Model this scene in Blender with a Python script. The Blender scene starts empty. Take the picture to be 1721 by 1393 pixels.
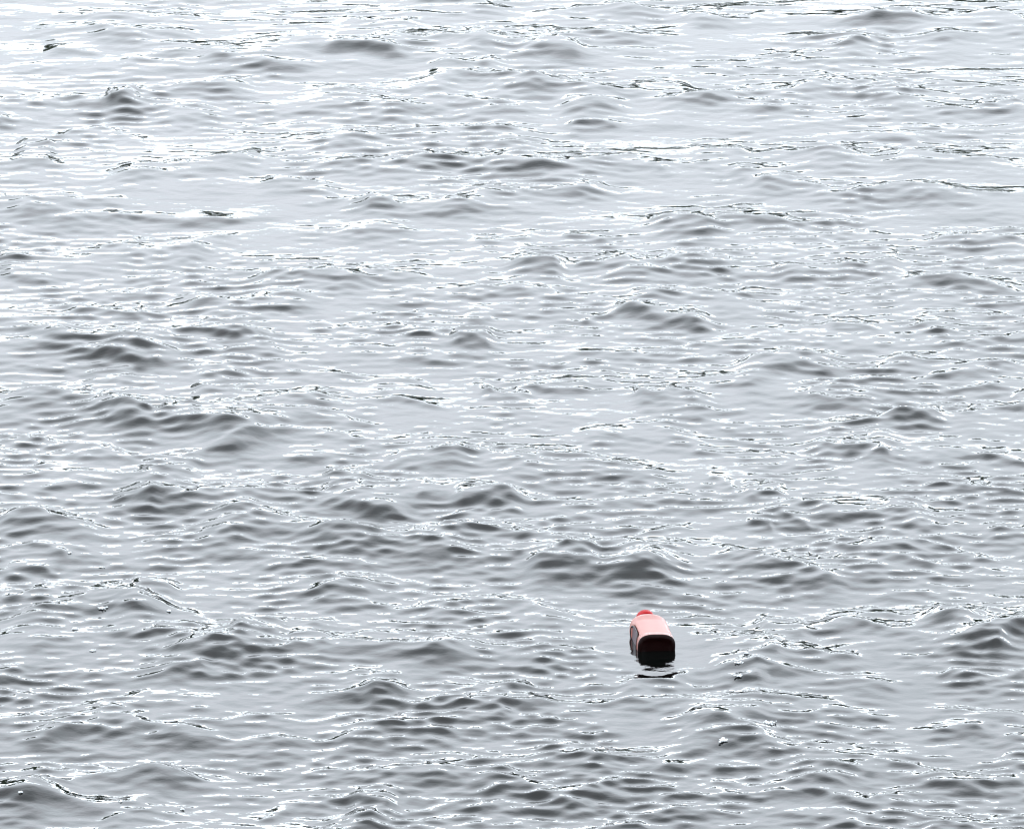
import bpy, math, random
import numpy as np
from concurrent.futures import ThreadPoolExecutor

# ------------------------------------------------------------------ camera, sky, sun, exposure
sc = bpy.context.scene
col = sc.collection
CAM_H = 6.25
PITCH = math.radians(14.7)
HFOV = math.radians(7.9)
cam_data = bpy.data.cameras.new("camera")
cam_data.sensor_fit = 'HORIZONTAL'
cam_data.angle = HFOV
cam_data.clip_start = 0.1
cam_data.clip_end = 9000
cam = bpy.data.objects.new("camera", cam_data)
col.objects.link(cam)
cam.location = (0, 0, CAM_H)
cam.rotation_euler = (math.radians(90) - PITCH, 0, 0)
sc.camera = cam

SUN_EL, SUN_AZ = math.radians(87), math.radians(12)      # azimuth from +Y towards +X
# sine of elevation -> brightness of the cloud deck
SKY_STOPS = [(0.0, 3.1), (0.150, 3.1), (0.169, 0.80), (0.22, 0.88), (0.30, 1.06), (0.42, 1.28), (0.60, 1.1), (0.80, 0.70)]
world = bpy.data.worlds.new("World")
sc.world = world
world.use_nodes = True
nt = world.node_tree
nt.nodes.clear()
out = nt.nodes.new("ShaderNodeOutputWorld")
bg = nt.nodes.new("ShaderNodeBackground")
sky = nt.nodes.new("ShaderNodeTexSky")
sky.sky_type = 'NISHITA'
sky.sun_disc = False
sky.sun_elevation = SUN_EL
sky.sun_rotation = SUN_AZ
sky.dust_density = 3.0
# high overcast: an even bright cloud layer over the clear sky, with soft billows
tc = nt.nodes.new("ShaderNodeTexCoord")
mp = nt.nodes.new("ShaderNodeMapping")
mp.inputs['Scale'].default_value = (1.0, 1.0, 2.5)
nz = nt.nodes.new("ShaderNodeTexNoise")
nz.inputs['Scale'].default_value = 2.2
nz.inputs['Detail'].default_value = 5
nz.inputs['Roughness'].default_value = 0.5
cr = nt.nodes.new("ShaderNodeValToRGB")
cr.color_ramp.elements[0].position = 0.3
cr.color_ramp.elements[0].color = (8.0, 8.6, 9.4, 1)
cr.color_ramp.elements[1].position = 0.7
cr.color_ramp.elements[1].color = (10.5, 10.8, 11.6, 1)
e = cr.color_ramp.elements.new(0.5)
e.color = (8.8, 9.5, 10.1, 1)
mixn = nt.nodes.new("ShaderNodeMix")
mixn.data_type = 'RGBA'
mixn.inputs['Factor'].default_value = 0.88
nt.links.new(tc.outputs['Generated'], mp.inputs['Vector'])
nt.links.new(mp.outputs['Vector'], nz.inputs['Vector'])
nt.links.new(nz.outputs['Fac'], cr.inputs['Fac'])
nt.links.new(sky.outputs['Color'], mixn.inputs['A'])
nt.links.new(cr.outputs['Color'], mixn.inputs['B'])
# a bright gap of sky under the edge of the cloud deck, the deck itself paler half way up and heavier overhead
sx = nt.nodes.new("ShaderNodeSeparateXYZ")
nt.links.new(tc.outputs['Generated'], sx.inputs['Vector'])
nz2 = nt.nodes.new("ShaderNodeTexNoise")
nz2.inputs['Scale'].default_value = 5.0
nz2.inputs['Detail'].default_value = 4
nt.links.new(tc.outputs['Generated'], nz2.inputs['Vector'])
wob = nt.nodes.new("ShaderNodeMath"); wob.operation = 'MULTIPLY_ADD'
wob.inputs[1].default_value = 0.05
wob.inputs[2].default_value = -0.025
nt.links.new(nz2.outputs['Fac'], wob.inputs[0])
adz = nt.nodes.new("ShaderNodeMath"); adz.operation = 'ADD'
nt.links.new(sx.outputs['Z'], adz.inputs[0])
nt.links.new(wob.outputs['Value'], adz.inputs[1])
deck = nt.nodes.new("ShaderNodeValToRGB")
deck.color_ramp.interpolation = 'EASE'
stops = SKY_STOPS
els = deck.color_ramp.elements
els[0].position, els[1].position = stops[0][0], stops[-1][0]
for p_, v_ in stops[1:-1]:
    els.new(p_)
for e_, (p_, v_) in zip(els, stops):
    e_.color = (v_, v_, v_, 1)
mulc = nt.nodes.new("ShaderNodeVectorMath"); mulc.operation = 'MULTIPLY'
nt.links.new(adz.outputs['Value'], deck.inputs['Fac'])
nt.links.new(mixn.outputs['Result'], mulc.inputs[0])
nt.links.new(deck.outputs['Color'], mulc.inputs[1])
nt.links.new(mulc.outputs['Vector'], bg.inputs['Color'])
bg.inputs['Strength'].default_value = 0.15
nt.links.new(bg.outputs['Background'], out.inputs['Surface'])

sun_data = bpy.data.lights.new("sun", 'SUN')
sun_data.energy = 0.5
sun_data.angle = math.radians(16)
sun_data.color = (1.0, 0.97, 0.93)
sun = bpy.data.objects.new("sun", sun_data)
col.objects.link(sun)
sun.location = (20, 60, 60)
sun.rotation_euler = (math.radians(90) - SUN_EL, 0, math.pi - SUN_AZ)

sc.view_settings.view_transform = 'Standard'
sc.view_settings.look = 'None'
sc.view_settings.exposure = 1.28
sc.view_settings.gamma = 1.0
sc.view_settings.use_curve_mapping = False
sc.cycles.filter_width = 1.2
sc.cycles.max_bounces = 6
sc.cycles.glossy_bounces = 4

# ------------------------------------------------------------------ helpers
W0, H0 = 1721.0, 1393.0
FPX = (W0 / 2) / math.tan(HFOV / 2)
cp, sp = math.cos(PITCH), math.sin(PITCH)

def at(px, py, z=0.0):
    """point of the plane z seen at photo pixel (px, py)"""
    u = (px - W0 / 2) / FPX
    v = -(py - H0 / 2) / FPX
    dx, dy, dz = u, cp + v * sp, -sp + v * cp
    t = (z - CAM_H) / dz
    return dx * t, dy * t

def mesh_obj(name, verts, faces, mat, parent=None, smooth=True):
    me = bpy.data.meshes.new(name)
    me.from_pydata([tuple(v) for v in verts], [], faces)
    me.update()
    if smooth:
        me.polygons.foreach_set("use_smooth", [True] * len(me.polygons))
    if mat:
        me.materials.append(mat)
    ob = bpy.data.objects.new(name, me)
    col.objects.link(ob)
    if parent:
        ob.parent = parent
    return ob

def grid_mesh(name, X, Y, Z, mat):
    """fast mesh from 2-D arrays"""
    nr, nc = X.shape
    co = np.stack([X, Y, Z], -1).astype(np.float32).reshape(-1)
    idx = np.arange(nr * nc, dtype=np.int32).reshape(nr, nc)
    q = np.stack([idx[:-1, :-1], idx[:-1, 1:], idx[1:, 1:], idx[1:, :-1]], -1).reshape(-1)
    nf = (nr - 1) * (nc - 1)
    me = bpy.data.meshes.new(name)
    me.vertices.add(nr * nc)
    me.vertices.foreach_set("co", co)
    me.loops.add(nf * 4)
    me.loops.foreach_set("vertex_index", q)
    me.polygons.add(nf)
    me.polygons.foreach_set("loop_start", np.arange(0, nf * 4, 4, dtype=np.int32))
    me.polygons.foreach_set("use_smooth", np.ones(nf, dtype=bool))
    me.update(calc_edges=True)
    me.materials.append(mat)
    ob = bpy.data.objects.new(name, me)
    col.objects.link(ob)
    return ob

def new_mat(name):
    m = bpy.data.materials.new(name)
    m.use_nodes = True
    return m, m.node_tree, m.node_tree.nodes["Principled BSDF"]

# ------------------------------------------------------------------ materials
m_water, t, b = new_mat("water")
b.inputs['Base Color'].default_value = (0.0010, 0.0015, 0.0014, 1)
b.inputs['Roughness'].default_value = 0.02
b.inputs['IOR'].default_value = 1.333
geo = t.nodes.new("ShaderNodeNewGeometry")
mpw = t.nodes.new("ShaderNodeMapping")
mpw.inputs['Scale'].default_value = (1.0, 1.5, 1.0)
n1 = t.nodes.new("ShaderNodeTexNoise")
n1.inputs['Scale'].default_value = 22
n1.inputs['Detail'].default_value = 3
n1.inputs['Roughness'].default_value = 0.55
bp = t.nodes.new("ShaderNodeBump")
bp.inputs['Strength'].default_value = 0.4
bp.inputs['Distance'].default_value = 0.0025
t.links.new(geo.outputs['Position'], mpw.inputs['Vector'])
t.links.new(mpw.outputs['Vector'], n1.inputs['Vector'])
t.links.new(n1.outputs['Fac'], bp.inputs['Height'])
t.links.new(bp.outputs['Normal'], b.inputs['Normal'])

# ------------------------------------------------------------------ the water
# Hand-surveyed waves. Each: crest polyline (photo pixels of where it lies on the water),
# width of the face towards the viewer, width of the far face (both in pixels of depth), face slope in degrees
# D = smooth swell face ; C = sharp crest with a steep far side
D = [
 ([(80,88),(125,87),(170,93)],9,16,15), ([(335,102),(400,99),(460,105)],11,20,9),
 ([(545,92),(610,86),(680,94)],16,10,13), ([(1260,187),(1330,181),(1400,178)],13,24,9),
 ([(1450,240),(1500,235),(1550,240)],13,20,10), ([(800,292),(870,290),(950,289)],9,16,11),
 ([(1035,287),(1080,283),(1125,288)],9,16,12), ([(195,369),(300,369),(400,368),(480,362)],11,20,12),
 ([(945,397),(985,396),(1020,400)],9,16,10), ([(1410,413),(1450,410),(1495,410)],9,16,9),
 ([(800,473),(835,478),(885,490)],11,18,12), ([(1525,480),(1575,474),(1640,482),(1705,487)],12,16,15),
 ([(0,460),(60,472),(90,478)],10,18,14), ([(110,519),(170,527),(255,540)],10,16,17),
 ([(-60,545),(20,552),(70,562),(120,570),(240,586),(370,597)],15,18,20),
 ([(-60,580),(20,580),(90,580),(140,591),(200,602),(275,605)],18,20,15),
 ([(310,621),(370,615),(410,613),(450,625),(530,633)],15,18,8), ([(345,542),(385,541),(420,545)],8,14,12),
 ([(285,560),(370,561),(430,560),(480,565)],8,14,15), ([(1030,525),(1075,530),(1120,538),(1195,549)],19,16,25),
 ([(975,542),(1000,538),(1035,534)],9,14,10), ([(1390,549),(1430,549),(1475,554)],13,16,14),
 ([(1530,556),(1600,560),(1650,565)],10,16,13), ([(950,595),(1010,592),(1075,597)],10,16,12),
 ([(780,536),(800,536),(830,537)],9,14,13), ([(660,606),(720,608),(775,614)],11,16,12),
 ([(1265,634),(1340,624),(1430,624),(1545,626)],13,16,13), ([(1185,651),(1240,650),(1300,643)],9,16,12),
 ([(1560,635),(1620,631),(1670,637)],10,16,12), ([(590,661),(640,662),(700,674),(760,684)],11,16,12),
 ([(880,644),(930,651),(990,654)],11,16,14), ([(110,708),(190,704),(260,712)],22,22,9),
 ([(270,763),(340,761),(420,758)],10,16,12), ([(470,778),(530,775),(600,775)],15,20,12),
 ([(1490,700),(1535,702),(1585,700)],17,16,14), ([(1165,760),(1200,766),(1235,778)],11,16,11),
 ([(1410,747),(1450,754),(1495,768)],17,16,14), ([(60,827),(120,824),(190,826)],9,16,10),
 ([(535,838),(600,843),(685,859)],23,18,16), ([(700,833),(730,831),(760,832)],10,16,11),
 ([(765,846),(800,848),(845,854)],13,16,11), ([(1090,832),(1120,834),(1165,844)],12,16,11),
 ([(1192,800),(1210,808),(1235,822)],14,18,10), ([(1255,876),(1275,880),(1300,892)],13,18,10),
 ([(1305,868),(1330,878),(1365,893)],14,16,12), ([(1370,868),(1440,862),(1490,866),(1555,870)],28,20,11),
 ([(40,918),(80,924),(115,936)],17,16,14), ([(905,948),(960,956),(1020,972),(1050,968),(1100,948),(1170,946)],30,18,9),
 ([(1355,1058),(1440,1048),(1500,1058),(1570,1048),(1645,1060)],25,20,15), ([(1480,999),(1520,995),(1565,993)],11,18,9),
 ([(1660,1095),(1700,1072),(1760,1040)],26,20,15), ([(300,1115),(370,1110),(455,1120)],21,20,5),
 ([(45,1245),(110,1226),(200,1226),(310,1222)],23,22,14), ([(160,1206),(185,1206),(215,1207)],9,14,12),
 ([(665,1212),(740,1180),(830,1174),(900,1186),(975,1204)],34,20,9), ([(825,1159),(860,1154),(900,1158)],11,16,10),
 ([(30,1094),(130,1080),(230,1070)],13,20,9), ([(500,1182),(600,1166),(710,1152)],9,16,13),
 ([(0,958),(40,957),(90,961)],14,16,14), ([(1015,1291),(1080,1286),(1150,1295)],11,16,12),
 ([(1555,1232),(1600,1228),(1660,1236)],17,16,13), ([(1500,1312),(1580,1310),(1640,1318),(1730,1308)],16,16,13),
 ([(800,1318),(880,1320),(930,1332),(980,1346)],27,20,14), ([(430,1380),(500,1352),(560,1340),(650,1338)],12,16,16),
 ([(-20,1340),(60,1340),(130,1350),(190,1362),(270,1350)],28,20,13), ([(1240,1335),(1330,1330),(1400,1342)],14,16,13),
 ([(1290,1372),(1380,1376),(1460,1390)],14,16,14), ([(1030,1370),(1120,1366),(1230,1372)],12,16,13),
 ([(1095,1224),(1150,1214),(1240,1220)],10,16,12), ([(960,1236),(1010,1231),(1060,1235)],9,14,13),
 ([(1300,1216),(1360,1212),(1420,1222)],9,14,13), ([(790,650),(800,650),(830,655)],9,14,9),
 ([(1640,770),(1680,775),(1730,782)],11,16,12), ([(420,720),(460,714),(500,712)],12,16,9),
 ([(560,1010),(600,1012),(660,1018)],10,18,8), ([(1560,760),(1600,765),(1640,768)],9,16,10),
 ([(870,1090),(920,1092),(970,1096)],10,18,8),
 ([(1590,1140),(1620,1142),(1660,1154)],12,18,11), ([(330,1290),(420,1282),(520,1270)],8,18,9),
]
C = [
 ([(350,84),(420,79),(560,77),(640,72),(800,74),(850,67),(930,65),(1100,67)],10,7,10),
 ([(690,133),(770,139),(870,142),(990,151),(1090,161)],10,6,10), ([(210,162),(330,150),(420,137)],10,6,9),
 ([(510,154),(590,163),(700,184)],9,6,8), ([(70,35),(160,34),(340,30)],9,6,8), ([(1330,151),(1400,142),(1470,148),(1545,161)],9,6,9),
 ([(1080,178),(1180,169),(1350,154)],8,5,8), ([(480,236),(600,225),(720,221),(930,225)],9,6,9),
 ([(550,281),(700,274),(860,271),(1010,275)],9,6,9), ([(190,293),(330,279),(440,261)],9,6,8),
 ([(580,345),(700,344),(810,345)],9,6,9), ([(780,323),(900,325),(1020,317)],9,6,8), ([(-20,335),(80,341),(200,340)],9,6,9),
 ([(-20,433),(100,430),(220,419)],9,6,8), ([(1380,330),(1500,322),(1700,330)],8,6,8), ([(1560,405),(1640,400),(1740,402)],8,6,8),
 ([(1290,260),(1400,262),(1560,262),(1700,275)],8,6,7), ([(260,697),(350,690),(420,682),(520,669),(570,670)],11,7,9),
 ([(-20,664),(120,667),(230,681)],10,7,9), ([(150,690),(310,714),(460,738)],10,7,9), ([(-20,738),(90,744),(200,764),(320,781)],10,7,8),
 ([(230,829),(300,838),(440,832)],9,7,8), ([(-20,880),(60,877),(170,890)],14,9,11), ([(320,871),(440,867),(560,895),(710,919)],13,9,11),
 ([(690,902),(770,891),(920,909),(1000,925),(1105,936),(1165,918)],15,9,11), ([(885,952),(940,935),(1005,931)],12,7,9),
 ([(20,1046),(100,1026),(170,1002),(265,1018)],14,9,11), ([(240,1063),(330,1078),(410,1083)],12,8,6),
 ([(260,1112),(330,1096),(420,1087),(610,1106)],13,8,7), ([(390,1062),(430,1056),(480,1053)],10,7,9), ([(550,1084),(690,1099),(810,1084)],12,8,9),
 ([(-20,1326),(100,1322),(150,1311),(240,1299),(380,1323)],14,9,11), ([(1185,918),(1250,935),(1330,960),(1410,982)],12,8,8),
 ([(1410,1034),(1500,1034),(1640,1043),(1700,1032),(1740,1022)],13,8,10), ([(1170,1069),(1260,1075),(1320,1086)],11,7,9),
 ([(1270,1044),(1320,1049),(1360,1056)],10,7,8), ([(1040,1148),(1100,1142),(1160,1134)],9,6,9), ([(1130,1183),(1260,1179),(1420,1192)],12,8,10),
 ([(1230,616),(1290,609),(1410,605)],10,7,10), ([(1470,612),(1520,609),(1620,617),(1740,625)],10,7,9),
 ([(820,776),(900,764),(960,768),(1030,780),(1100,791)],11,7,9), ([(750,813),(810,822),(880,833)],11,7,9), ([(1360,748),(1440,734),(1510,736)],11,7,9),
 ([(1280,941),(1400,950),(1500,944),(1600,955)],10,7,7), ([(1550,812),(1620,822),(1730,826)],10,7,7), ([(1370,905),(1450,910),(1560,930)],9,7,7),
 ([(640,770),(720,772),(800,760)],9,7,7), ([(420,470),(520,462),(620,474)],9,6,8), ([(980,440),(1100,446),(1200,442)],8,6,8),
 ([(1100,370),(1240,366),(1330,372)],8,6,8), ([(1060,665),(1130,660),(1200,672)],9,6,9), ([(560,1235),(660,1228),(760,1224)],10,8,6),
 ([(1560,1186),(1640,1202),(1740,1206)],10,7,8), ([(1190,1111),(1240,1109),(1290,1111)],7,6,7), ([(1200,1130),(1240,1128),(1285,1130)],7,6,7),
 ([(1190,1149),(1240,1147),(1290,1149)],7,6,7), ([(500,1290),(600,1300),(760,1290)],10,7,7), ([(150,50),(230,60),(330,62)],7,5,7),
 ([(900,20),(1050,16),(1250,24)],7,5,8), ([(1350,60),(1500,68),(1650,62)],7,5,7), ([(1300,450),(1360,455),(1450,448)],8,6,8),
 ([(150,1180),(260,1172),(380,1180)],9,7,6), ([(1060,500),(1180,494),(1300,502)],8,6,7), ([(300,500),(420,506),(540,500)],8,6,7),
]

rng = np.random.default_rng(11)
# many more short crests strewn between the surveyed ones
rc = random.Random(77)
for i in range(230):
    cx_, cy_ = rc.uniform(-150, 1870), rc.uniform(-20, 1420)
    if abs(cx_ - 1104) < 130 and abs(cy_ - 1090) < 70:
        continue
    L_ = rc.uniform(60, 260) * (0.75 + 0.45 * cy_ / 1400)
    tilt = rc.choice((-1, 1)) * rc.uniform(0.0, 0.11)
    bow = rc.uniform(-0.05, 0.04) * L_
    w_ = rc.uniform(6, 10) * (0.75 + 0.45 * cy_ / 1400)
    C.append(([(cx_ - L_ / 2, cy_ - tilt * L_ / 2 - bow), (cx_, cy_ + bow), (cx_ + L_ / 2, cy_ + tilt * L_ / 2 - bow)],
              w_, w_ * 0.62, rc.uniform(5, 8.5)))

# polar grid about the foot of the camera, fine where the lens looks, coarse out to the horizon
ang_f = np.linspace(-0.080, 0.080, 1230)
step = ang_f[1] - ang_f[0]
side = [ang_f[-1]]
s = step
while side[-1] < math.pi:
    s = min(s * 1.10, 0.09)
    side.append(side[-1] + s)
side = np.array(side[1:])
side[-1] = math.pi
ang = np.concatenate([-side[::-1], ang_f, side])
el = np.linspace(math.radians(18.9), math.radians(11.0), 1150)       # depression angles
r_f = CAM_H / np.tan(el)
near = [r_f[0]]
s = r_f[1] - r_f[0]
while near[-1] > 0.8:
    s *= 1.22
    near.append(near[-1] - s)
near = np.array(near[1:])
near = near[near > 0.05]
far = [r_f[-1]]
s = r_f[-1] - r_f[-2]
while far[-1] < 6000:
    s *= 1.13
    far.append(far[-1] + s)
far = np.array(far[1:])
rad = np.concatenate([near[::-1], r_f, far])
R, A = np.meshgrid(rad.astype(np.float32), ang.astype(np.float32), indexing='ij')
X = R * np.sin(A)
Y = R * np.cos(A)
dr = np.gradient(rad).astype(np.float32)[:, None]
da = np.gradient(ang).astype(np.float32)[None, :]
SP = np.maximum(dr * np.abs(np.cos(A)) + 0 * da, R * da)            # local mesh spacing

# wave components: (wavelength band, number, rms slope in degrees, directional spread)
bands = [
    (0.9, 2.2, 22, 0.9, 0.50, 0),
    (0.38, 0.9, 36, 1.0, 0.45, 0),
    (0.17, 0.38, 60, 1.35, 0.40, 1),
    (0.10, 0.17, 60, 1.9, 0.44, 2),
    (0.058, 0.10, 100, 4.5, 0.55, 2),
    (0.028, 0.058, 80, 2.9, 0.62, 2),
]

def patch_noise(x, y, seed, lam, n=9):
    g = np.random.default_rng(seed)
    v = np.zeros_like(x)
    for i in range(n):
        th = g.uniform(0, 2 * math.pi)
        k = 2 * math.pi / (lam * g.uniform(0.7, 1.6))
        v += np.sin(k * math.cos(th) * x + k * math.sin(th) * y * 0.6 + g.uniform(0, 6.28)).astype(np.float32)
    return v / math.sqrt(n / 2)

comps = []
for bi, (l0, l1, n, sd, spread, mi) in enumerate(bands):
    for i in range(n):
        lam = math.exp(rng.uniform(math.log(l0), math.log(l1)))
        k = 2 * math.pi / lam
        # two crossing trains, both running mostly along the line of sight
        mean = -0.32 if rng.random() < 0.45 else 0.22
        th = mean + rng.normal(0, spread * 0.62)
        kx, ky = k * math.sin(th), k * math.cos(th)
        a = math.tan(math.radians(sd)) / k * math.sqrt(2 / n)
        comps.append((kx, ky, a, rng.uniform(0, 2 * math.pi), lam, mi, k))

def features(x, y):
    """hand-placed swells and crests; returns height and a crest-roughness mask"""
    h = np.zeros_like(x)
    rough = np.zeros_like(x)
    wy = 0.022 * patch_noise(x, y, 5, 0.45) + 0.012 * patch_noise(x, y, 6, 0.16)
    am = 1 + 0.22 * patch_noise(x, y, 8, 0.35)
    for kind, lst in (('D', D), ('C', C)):
        for pts, wf, wb, slope in lst:
            cx = sum(p[0] for p in pts) / len(pts)
            cy = sum(p[1] for p in pts) / len(pts)
            mpx = abs(at(cx, cy - 5)[1] - at(cx, cy + 5)[1]) / 10      # metres of depth per pixel
            wfm, wbm = wf * mpx * (0.52 if kind == 'D' else 3.3), wb * mpx * (0.85 if kind == 'D' else 1.4)
            P = [at(*p) for p in pts]
            xs = np.array([p[0] for p in P], dtype=np.float32)
            ys = np.array([p[1] for p in P], dtype=np.float32)
            L = xs[-1] - xs[0]
            y0, y1 = ys.min() - 4 * wfm - .1, ys.max() + 4 * wbm + .1
            m = np.nonzero((x > xs[0] - .25 * L) & (x < xs[-1] + .25 * L) & (y > y0) & (y < y1))
            if m[0].size == 0:
                continue
            xx, yy = x[m], y[m]
            # smooth curve through the points
            o = np.argsort(xs)
            if len(xs) > 2:
                fine = np.linspace(xs[0], xs[-1], 60)
                yl = np.interp(fine, xs, ys)
                ker = np.hanning(11); ker /= ker.sum()
                yl = np.convolve(np.pad(yl, 5, mode='edge'), ker, 'valid')
                line = np.interp(xx, fine, yl)
            else:
                line = np.interp(xx, xs, ys)
            u = (xx - xs[0]) / L
            tp = np.clip((u + .12) / .34, 0, 1) * np.clip((1.12 - u) / .34, 0, 1)
            tp = tp * tp * (3 - 2 * tp)
            mul = 1.0 if kind == 'D' else 0.7
            v = yy - line + wy[m] * mul
            tt = np.where(v < 0, -v / wfm, v / wbm)
            prof = np.exp(-np.power(tt, 1.6))
            if kind == 'D':
                amp = math.tan(math.radians(slope * 0.68)) * wfm / 0.80
            else:
                amp = math.tan(math.radians(slope * 1.42)) * wbm / 0.80
            h[m] += amp * tp * prof * am[m]
            if kind == 'C':
                rough[m] = np.maximum(rough[m], tp * np.exp(-(v / (1.0 * wfm)) ** 2))
    return h, rough

BX, BY = at(1104, 1095)          # where the bottle floats

def chunk(sl):
    x, y, spc, rr = X[sl], Y[sl], SP[sl], R[sl]
    hf, rough = features(x, y)
    near_b = np.exp(-(((x - BX) / 0.17) ** 4 + ((y - BY + 0.02) / 0.30) ** 4))
    pm = np.clip(0.74 + 0.22 * patch_noise(x, y, 21, 1.6) + 0.24 * patch_noise(x, y, 22, 0.50), 0.25, 2.0)
    h = np.zeros_like(x); gx = np.zeros_like(x); gy = np.zeros_like(x)
    for (kx, ky, a, ph, lam, mi, k) in comps:
        f = np.clip((lam / spc - 2.5) / 3.0, 0, 1)
        p = np.float32(kx) * x + np.float32(ky) * y + np.float32(ph)
        amp = a * f
        if mi == 1:
            amp = amp * (0.5 + 0.5 * pm + 0.3 * rough)
        elif mi == 2:
            amp = amp * (pm + 0.5 * rough)
        if lam < 0.38:
            amp = amp * (1 - 0.55 * near_b)
        else:
            amp = amp * (1 - 0.75 * near_b)
        s_, c_ = np.sin(p), np.cos(p)
        h += amp * c_
        gx -= (kx / k) * amp * s_
        gy -= (ky / k) * amp * s_
    chop = 0.75
    return sl, h + hf, gx * chop, gy * chop

rows = [slice(i, min(i + 40, X.shape[0])) for i in range(0, X.shape[0], 40)]
Z = np.zeros_like(X); GX = np.zeros_like(X); GY = np.zeros_like(X)
with ThreadPoolExecutor(4) as ex:
    for sl, h, gx, gy in ex.map(chunk, rows):
        Z[sl] = h; GX[sl] = gx; GY[sl] = gy
X2 = X + GX
Y2 = Y + GY
# a clean seam behind the camera
Z[:, -1] = Z[:, 0]; X2[:, -1] = X2[:, 0]; Y2[:, -1] = Y2[:, 0]
water = grid_mesh("water", X2, Y2, Z, m_water)
water["kind"] = "structure"
WL = float(Z[np.unravel_index(np.argmin((X - BX) ** 2 + (Y - BY) ** 2), X.shape)])
print("water quads", (X.shape[0] - 1) * (X.shape[1] - 1), "level at bottle", WL)

def water_z(x, y):
    i = np.unravel_index(np.argmin((X2 - x) ** 2 + (Y2 - y) ** 2), X.shape)
    return float(Z[i])

# ------------------------------------------------------------------ wooded shores (out of frame: far mirrored in the water, near added for shade)
m_leaf, t, b = new_mat("dark_foliage")
nn = t.nodes.new("ShaderNodeTexNoise"); nn.inputs['Scale'].default_value = 0.8
rr_ = t.nodes.new("ShaderNodeValToRGB")
rr_.color_ramp.elements[0].color = (0.008, 0.015, 0.008, 1)
rr_.color_ramp.elements[1].color = (0.025, 0.040, 0.018, 1)
t.links.new(nn.outputs['Fac'], rr_.inputs['Fac'])
t.links.new(rr_.outputs['Color'], b.inputs['Base Color'])
b.inputs['Roughness'].default_value = 0.9

def wood(name, pts_fn, n, seed, hmin, hmax):
    r = random.Random(seed)
    V, F = [], []
    for i in range(n):
        cx, cy, gz = pts_fn(r, i)
        hgt = r.uniform(hmin, hmax)
        w = hgt * r.uniform(0.28, 0.42)
        for q in range(7):                                    # seven leafy clumps to a crown
            a0 = r.uniform(0, 6.28)
            ox, oy = math.cos(a0) * w * .5 * r.random(), math.sin(a0) * w * .5 * r.random()
            oz = gz + hgt * r.uniform(.35, .85)
            cr_ = w * r.uniform(.45, .75)
            base = len(V)
            for la in range(5):
                ph = math.pi * la / 4
                for lo in range(8):
                    th = 2 * math.pi * lo / 8
                    j = cr_ * r.uniform(.8, 1.2)
                    V.append((cx + ox + j * math.sin(ph) * math.cos(th), cy + oy + j * math.sin(ph) * math.sin(th), oz + j * math.cos(ph) * 0.9))
            for la in range(4):
                for lo in range(8):
                    F.append((base + la * 8 + lo, base + (la + 1) * 8 + lo, base + (la + 1) * 8 + (lo + 1) % 8, base + la * 8 + (lo + 1) % 8))
    ob = mesh_obj(name, V, F, m_leaf, smooth=False)
    ob["kind"] = "stuff"
    return ob

def far_pts(r, i):
    a = math.radians(-75 + 150 * (i + r.random()) / 300)
    d = 175 + r.uniform(-6, 25) + 20 * math.sin(a * 5)
    return d * math.sin(a), d * math.cos(a), 0.3
f1 = wood("far_woodland", far_pts, 300, 3, 12.5, 22)
f1["label"] = "dark wooded far shore mirrored in the wave backs"
f1["category"] = "woodland"

def shore(name, r0, r1, a0, a1, h, seed):
    """a low bank as terrain"""
    ang_ = np.linspace(math.radians(a0), math.radians(a1), 120)
    tt = np.linspace(0, 1, 14)
    T, AA = np.meshgrid(tt, ang_, indexing='ij')
    RR = r0 + (r1 - r0) * T + 3 * np.sin(AA * 9) + 1.5 * np.sin(AA * 23)
    ZZ = -0.4 + h * (1 - np.exp(-5 * T)) + 0.2 * np.sin(AA * 31 + T * 9) * T
    ob = grid_mesh(name, RR * np.sin(AA), RR * np.cos(AA), ZZ, m_bank)
    ob["kind"] = "structure"
    return ob
m_bank, t, b = new_mat("grassy_bank")
nn = t.nodes.new("ShaderNodeTexNoise"); nn.inputs['Scale'].default_value = 3
rr_ = t.nodes.new("ShaderNodeValToRGB")
rr_.color_ramp.elements[0].color = (0.03, 0.035, 0.018, 1)
rr_.color_ramp.elements[1].color = (0.09, 0.085, 0.05, 1)
t.links.new(nn.outputs['Fac'], rr_.inputs['Fac'])
t.links.new(rr_.outputs['Color'], b.inputs['Base Color'])
b.inputs['Roughness'].default_value = 0.95
shore("far_bank", 160, 480, -78, 78, 1.6, 1)
shore("near_bank", 4, 60, 100, 260, 2.6, 2)

def near_pts(r, i):
    a = math.radians(105 + 150 * (i + r.random()) / 110)
    d = 9 + r.uniform(0, 14)
    return d * math.sin(a), d * math.cos(a), 1.6
f2 = wood("added_shade_wood", near_pts, 110, 5, 9, 15)  # trees added out of view to keep light off the bottle's near end
f2["label"] = "dark trees on the bank behind the viewer"
f2["category"] = "woodland"

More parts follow.
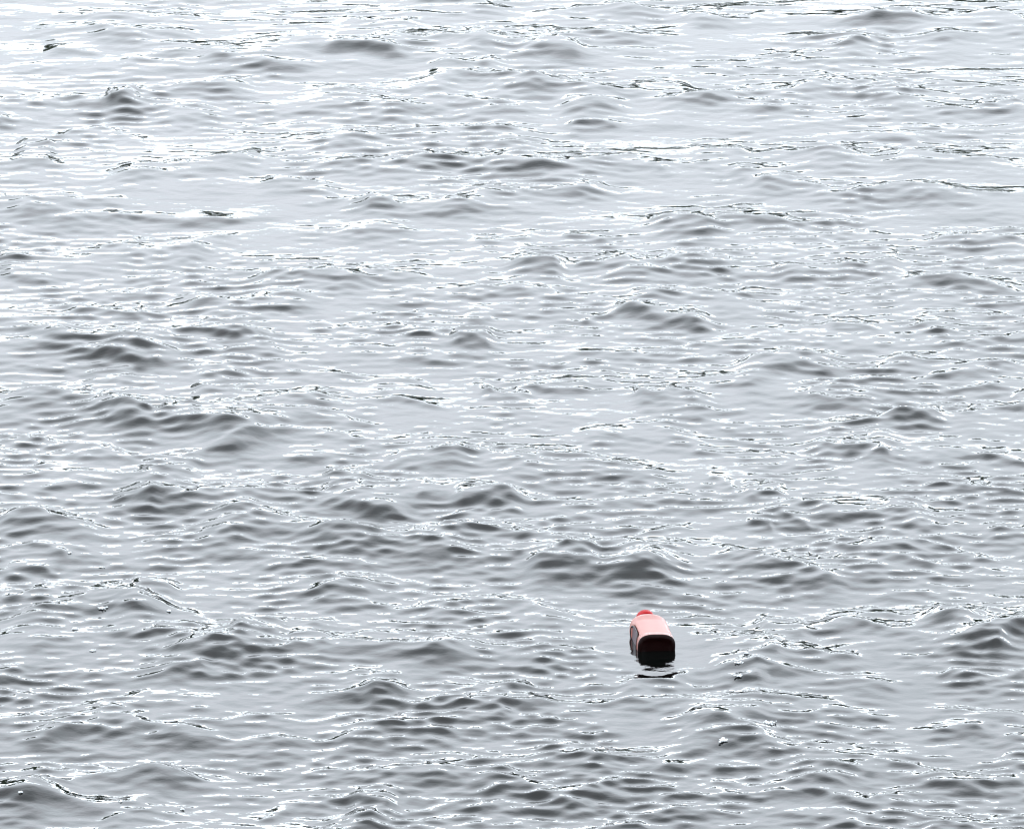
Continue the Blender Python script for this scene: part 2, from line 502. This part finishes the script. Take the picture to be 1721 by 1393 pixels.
# ------------------------------------------------------------------ the floating bottle
m_red, t, b = new_mat("faded_red_plastic")
b.inputs['Specular IOR Level'].default_value = 0.35
b.inputs['Coat Weight'].default_value = 0.05
b.inputs['Coat Roughness'].default_value = 0.12
tcn = t.nodes.new("ShaderNodeTexCoord")
nn = t.nodes.new("ShaderNodeTexNoise"); nn.inputs['Scale'].default_value = 28; nn.inputs['Detail'].default_value = 6
rr_ = t.nodes.new("ShaderNodeValToRGB")
rr_.color_ramp.elements[0].position = 0.35
rr_.color_ramp.elements[0].color = (0.20, 0.064, 0.050, 1)
rr_.color_ramp.elements[1].position = 0.75
rr_.color_ramp.elements[1].color = (0.26, 0.100, 0.080, 1)
t.links.new(tcn.outputs['Object'], nn.inputs['Vector'])
t.links.new(nn.outputs['Fac'], rr_.inputs['Fac'])
t.links.new(rr_.outputs['Color'], b.inputs['Base Color'])
rg = t.nodes.new("ShaderNodeMapRange")
rg.inputs['To Min'].default_value = 0.2; rg.inputs['To Max'].default_value = 0.42
t.links.new(nn.outputs['Fac'], rg.inputs['Value'])
t.links.new(rg.outputs['Result'], b.inputs['Roughness'])

m_base, t, b = new_mat("shaded_red_plastic")
b.inputs['Base Color'].default_value = (0.004, 0.00008, 0.00008, 1)  # same red bottle, with the near end's shade put into the colour
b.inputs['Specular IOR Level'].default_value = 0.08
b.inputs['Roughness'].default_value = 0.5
m_cap, t, b = new_mat("red_cap_plastic")
b.inputs['Base Color'].default_value = (0.24, 0.001, 0.003, 1)
b.inputs['Specular IOR Level'].default_value = 0.15
b.inputs['Roughness'].default_value = 0.55
m_dark, t, b = new_mat("dark_moulding")
b.inputs['Base Color'].default_value = (0.012, 0.008, 0.010, 1)
b.inputs['Roughness'].default_value = 0.5

m_reflection, t, b = new_mat("grip_reflection")
b.inputs['Base Color'].default_value = (0.06, 0.035, 0.045, 1)  # grey of the water mirrored in the red flank, put into the colour
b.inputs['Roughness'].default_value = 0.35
bottle = bpy.data.objects.new("plastic_bottle", None)
col.objects.link(bottle)
bottle.empty_display_size = 0.1
bottle["label"] = "red plastic bottle floating on its side, base towards the viewer and red cap behind"
bottle["category"] = "bottle"

HW, HH = 0.0565, 0.042            # half width, half height
NS = 64
def ring(y, hw, hh, zc=0.0, e=2.9, dent=0.0, tdent=0.0):
    R_ = []
    for i in range(NS):
        a = 2 * math.pi * i / NS
        c, s_ = math.cos(a), math.sin(a)
        x = hw * math.copysign(abs(c) ** (2 / e), c)
        z = hh * math.copysign(abs(s_) ** (2 / e), s_)
        if dent and c < 0:
            k_ = max(0, 1 - abs(z / hh) * 1.35)
            x += dent * min(1, k_ * 2.5)
        if tdent and s_ > 0:
            z -= tdent * min(1, max(0, (0.72 - abs(x / hw)) * 7))
        R_.append((x, y, z + zc))
    return R_

def loft(rings, cap0=True, cap1=True):
    V, F = [], []
    for r_ in rings:
        V += r_
    n = len(rings[0])
    for j in range(len(rings) - 1):
        for i in range(n):
            a, b_ = j * n + i, j * n + (i + 1) % n
            F.append((a, b_, b_ + n, a + n))
    if cap0:
        F.append(tuple(range(n))[::-1])
    if cap1:
        F.append(tuple(range((len(rings) - 1) * n, len(rings) * n)))
    return V, F

rings = []
for k in range(7):                # rounded heel
    a = math.pi / 2 * k / 6
    rr2 = 0.009
    rings.append(ring(rr2 * (1 - math.sin(a)), HW - rr2 * (1 - math.cos(a)), HH - rr2 * (1 - math.cos(a))))
rings = rings[::-1]
heel = list(rings)
rings = [rings[-1]]
LB = 0.165
for k in range(1, 19):            # body with a grip hollow on its left flank
    y = 0.009 + (LB - 0.009) * k / 18
    tt = (y - 0.035) / 0.105
    d = 0.0
    if 0 < tt < 1:
        d = 0.011 * min(1, math.sin(math.pi * tt) * 2.2)
    rings.append(ring(y, HW, HH, 0, 2.9, d, 0.0016 if 1 < k < 17 else 0))
for k in range(1, 11):            # shoulder
    q = k / 10
    f = math.cos(q * math.pi / 2)
    hw = 0.021 + (HW - 0.021) * (f ** 0.8 if f > 0 else 0)
    hh = 0.021 + (HH - 0.021) * (f ** 0.8 if f > 0 else 0)
    rings.append(ring(LB + 0.036 * q, hw, hh, 0.010 * q, 2.9 - 0.9 * q))
V, F = loft(rings, False, True)
body = mesh_obj("body", V, F, m_red, bottle)

# base: pushed-in panel with a standing rim
rb = [ring(0.0000, HW - 0.0092, HH - 0.0092), ring(0.0004, HW - 0.012, HH - 0.012), ring(0.0040, HW - 0.017, HH - 0.016),
      ring(0.0055, HW - 0.030, HH - 0.026), ring(0.0058, 0.010, 0.006)]
V, F = loft(rb[::-1] + heel, True, False)
mesh_obj("base", V, F, m_base, bottle)

# neck and ribbed cap
V, F = loft([ring(LB + 0.034, 0.0205, 0.0205, 0.010, 2), ring(LB + 0.048, 0.0205, 0.0205, 0.010, 2)])
mesh_obj("neck", V, F, m_red, bottle)
def capring(y, r_, rib):
    R_ = []
    for i in range(96):
        a = 2 * math.pi * i / 96
        q = r_ + (rib if i % 3 == 0 else 0)
        R_.append((q * math.cos(a), y, q * math.sin(a) + 0.010))
    return R_
yc = LB + 0.041
V, F = loft([capring(yc, 0.0265, 0), capring(yc + .001, 0.0275, .0008), capring(yc + .028, 0.0272, .0008), capring(yc + .031, 0.0255, 0), capring(yc + .032, 0.020, 0)])
mesh_obj("cap", V, F, m_cap, bottle)
# moulded rim round the grip hollow
pts = []
for i in range(48):
    a = 2 * math.pi * i / 48
    yy = 0.0875 + 0.056 * math.copysign(abs(math.cos(a)) ** .6, math.cos(a))
    zz = 0.0275 * math.copysign(abs(math.sin(a)) ** .6, math.sin(a))
    q = abs(zz / HH)
    xx = -HW * (1 - q ** 2.9) ** (1 / 2.9) - 0.0006
    pts.append((xx, yy, zz))
V, F = [], []
for i in range(48):
    p = pts[i]
    for j in range(6):
        a = 2 * math.pi * j / 6
        # tube in the plane roughly normal to the path
        V.append((p[0] + 0.0018 * math.cos(a), p[1] + 0.0018 * math.sin(a) * (0.7), p[2] + 0.0018 * math.sin(a)))
for i in range(48):
    for j in range(6):
        F.append((i * 6 + j, i * 6 + (j + 1) % 6, ((i + 1) % 48) * 6 + (j + 1) % 6, ((i + 1) % 48) * 6 + j))
mesh_obj("grip_rim", V, F, m_dark, bottle)
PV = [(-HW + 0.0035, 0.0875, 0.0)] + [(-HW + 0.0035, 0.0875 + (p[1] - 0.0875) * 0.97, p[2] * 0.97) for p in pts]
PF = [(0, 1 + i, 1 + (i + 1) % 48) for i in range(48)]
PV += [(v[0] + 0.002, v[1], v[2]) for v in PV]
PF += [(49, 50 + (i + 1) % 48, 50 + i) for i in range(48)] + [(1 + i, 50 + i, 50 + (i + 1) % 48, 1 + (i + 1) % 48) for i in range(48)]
mesh_obj("grip_reflection", PV, PF, m_reflection, bottle, smooth=False)  # added panel carrying the flank's water reflection as plain colour

bottle.location = (BX, BY, 0.010)
bottle.rotation_euler = (math.radians(4), math.radians(2), math.radians(8))

# ------------------------------------------------------------------ foam bubbles
m_foam, t, b = new_mat("foam")
b.inputs['Base Color'].default_value = (0.42, 0.44, 0.45, 1)
b.inputs['Roughness'].default_value = 0.25
b.inputs['Subsurface Weight'].default_value = 0.0

def blob(V, F, x, y, z, r_, fl=0.7, nl=6, no=10):
    base = len(V)
    for la in range(nl + 1):
        ph = math.pi * la / nl
        for lo in range(no):
            th = 2 * math.pi * lo / no
            V.append((x + r_ * math.sin(ph) * math.cos(th), y + r_ * math.sin(ph) * math.sin(th), z + fl * r_ * math.cos(ph)))
    for la in range(nl):
        for lo in range(no):
            F.append((base + la * no + lo, base + (la + 1) * no + lo, base + (la + 1) * no + (lo + 1) % no, base + la * no + (lo + 1) % no))

foam = [
 (172,1031,13,"largest foam clump under the peaked black crest at lower left"),
 (283,1035,6,"tiny foam fleck right of the largest left foam clump"),
 (127,1063,8,"flat foam fleck below and left of the largest left foam clump"),
 (155,1098,10,"thin foam scatter on the grey slope at lower left"),
 (35,1354,8,"round white bubble at the bottom left corner"),
 (203,1356,8,"round white bubble right of the bottom left corner one"),
 (306,1362,5,"small bubble, rightmost of the bottom left bubbles"),
 (1290,1223,18,"bright jagged foam clump right below the floating bottle"),
 (1216,1257,14,"bright foam clump at lower right, left of the jagged one"),
 (1255,1113,8,"pale oval right of the bottle, topmost of its column"),
 (1243,1131,11,"pale oval right of the bottle, second of its column"),
 (1243,1150,13,"longest pale oval right of the bottle"),
 (118,935,8,"thin foam bit on the left wave slope, beside a dark hollow"),
 (170,952,8,"foam bit on the left, above the peaked crest"),
 (1478,1340,12,"low foam streak near the bottom right"),
]
rf = random.Random(9)
for (px, py, sz, lab) in foam:
    x, y = at(px, py)
    mp_ = 0.00176 * (y / BY)
    wz = water_z(x, y)
    V, F = [], []
    rad_ = sz * mp_ * 0.62
    n = 4 + int(sz * (3 if 'clump' in lab else 1.5))
    oval = 'oval' in lab or 'streak' in lab
    for q in range(n):
        dx = rf.gauss(0, .38) * rad_ * (1.3 if oval else 1)
        dy = rf.gauss(0, .45) * rad_ * (0.5 if oval else 1) + 0.25 * dx * rf.uniform(-1, 1)
        br = rf.uniform(.0012, .0034) * (1.3 if 'clump' in lab else 1)
        blob(V, F, dx, dy, 0.0008 + 0.5 * br * rf.random(), br, 0.75, 4, 7)
    i0 = len(V)
    blob(V, F, 0, 0, 0.0, rad_ * 0.40, 0.10, 5, 12)
    if oval:
        for q in range(i0, len(V)):
            V[q] = (V[q][0] * 1.9, V[q][1] * 0.8, V[q][2])
    ob = mesh_obj("foam_clump", V, F, m_foam)
    ob.location = (x, y, wz)
    ob["label"] = lab
    ob["category"] = "foam"
    ob["group"] = "foam clumps on the water"
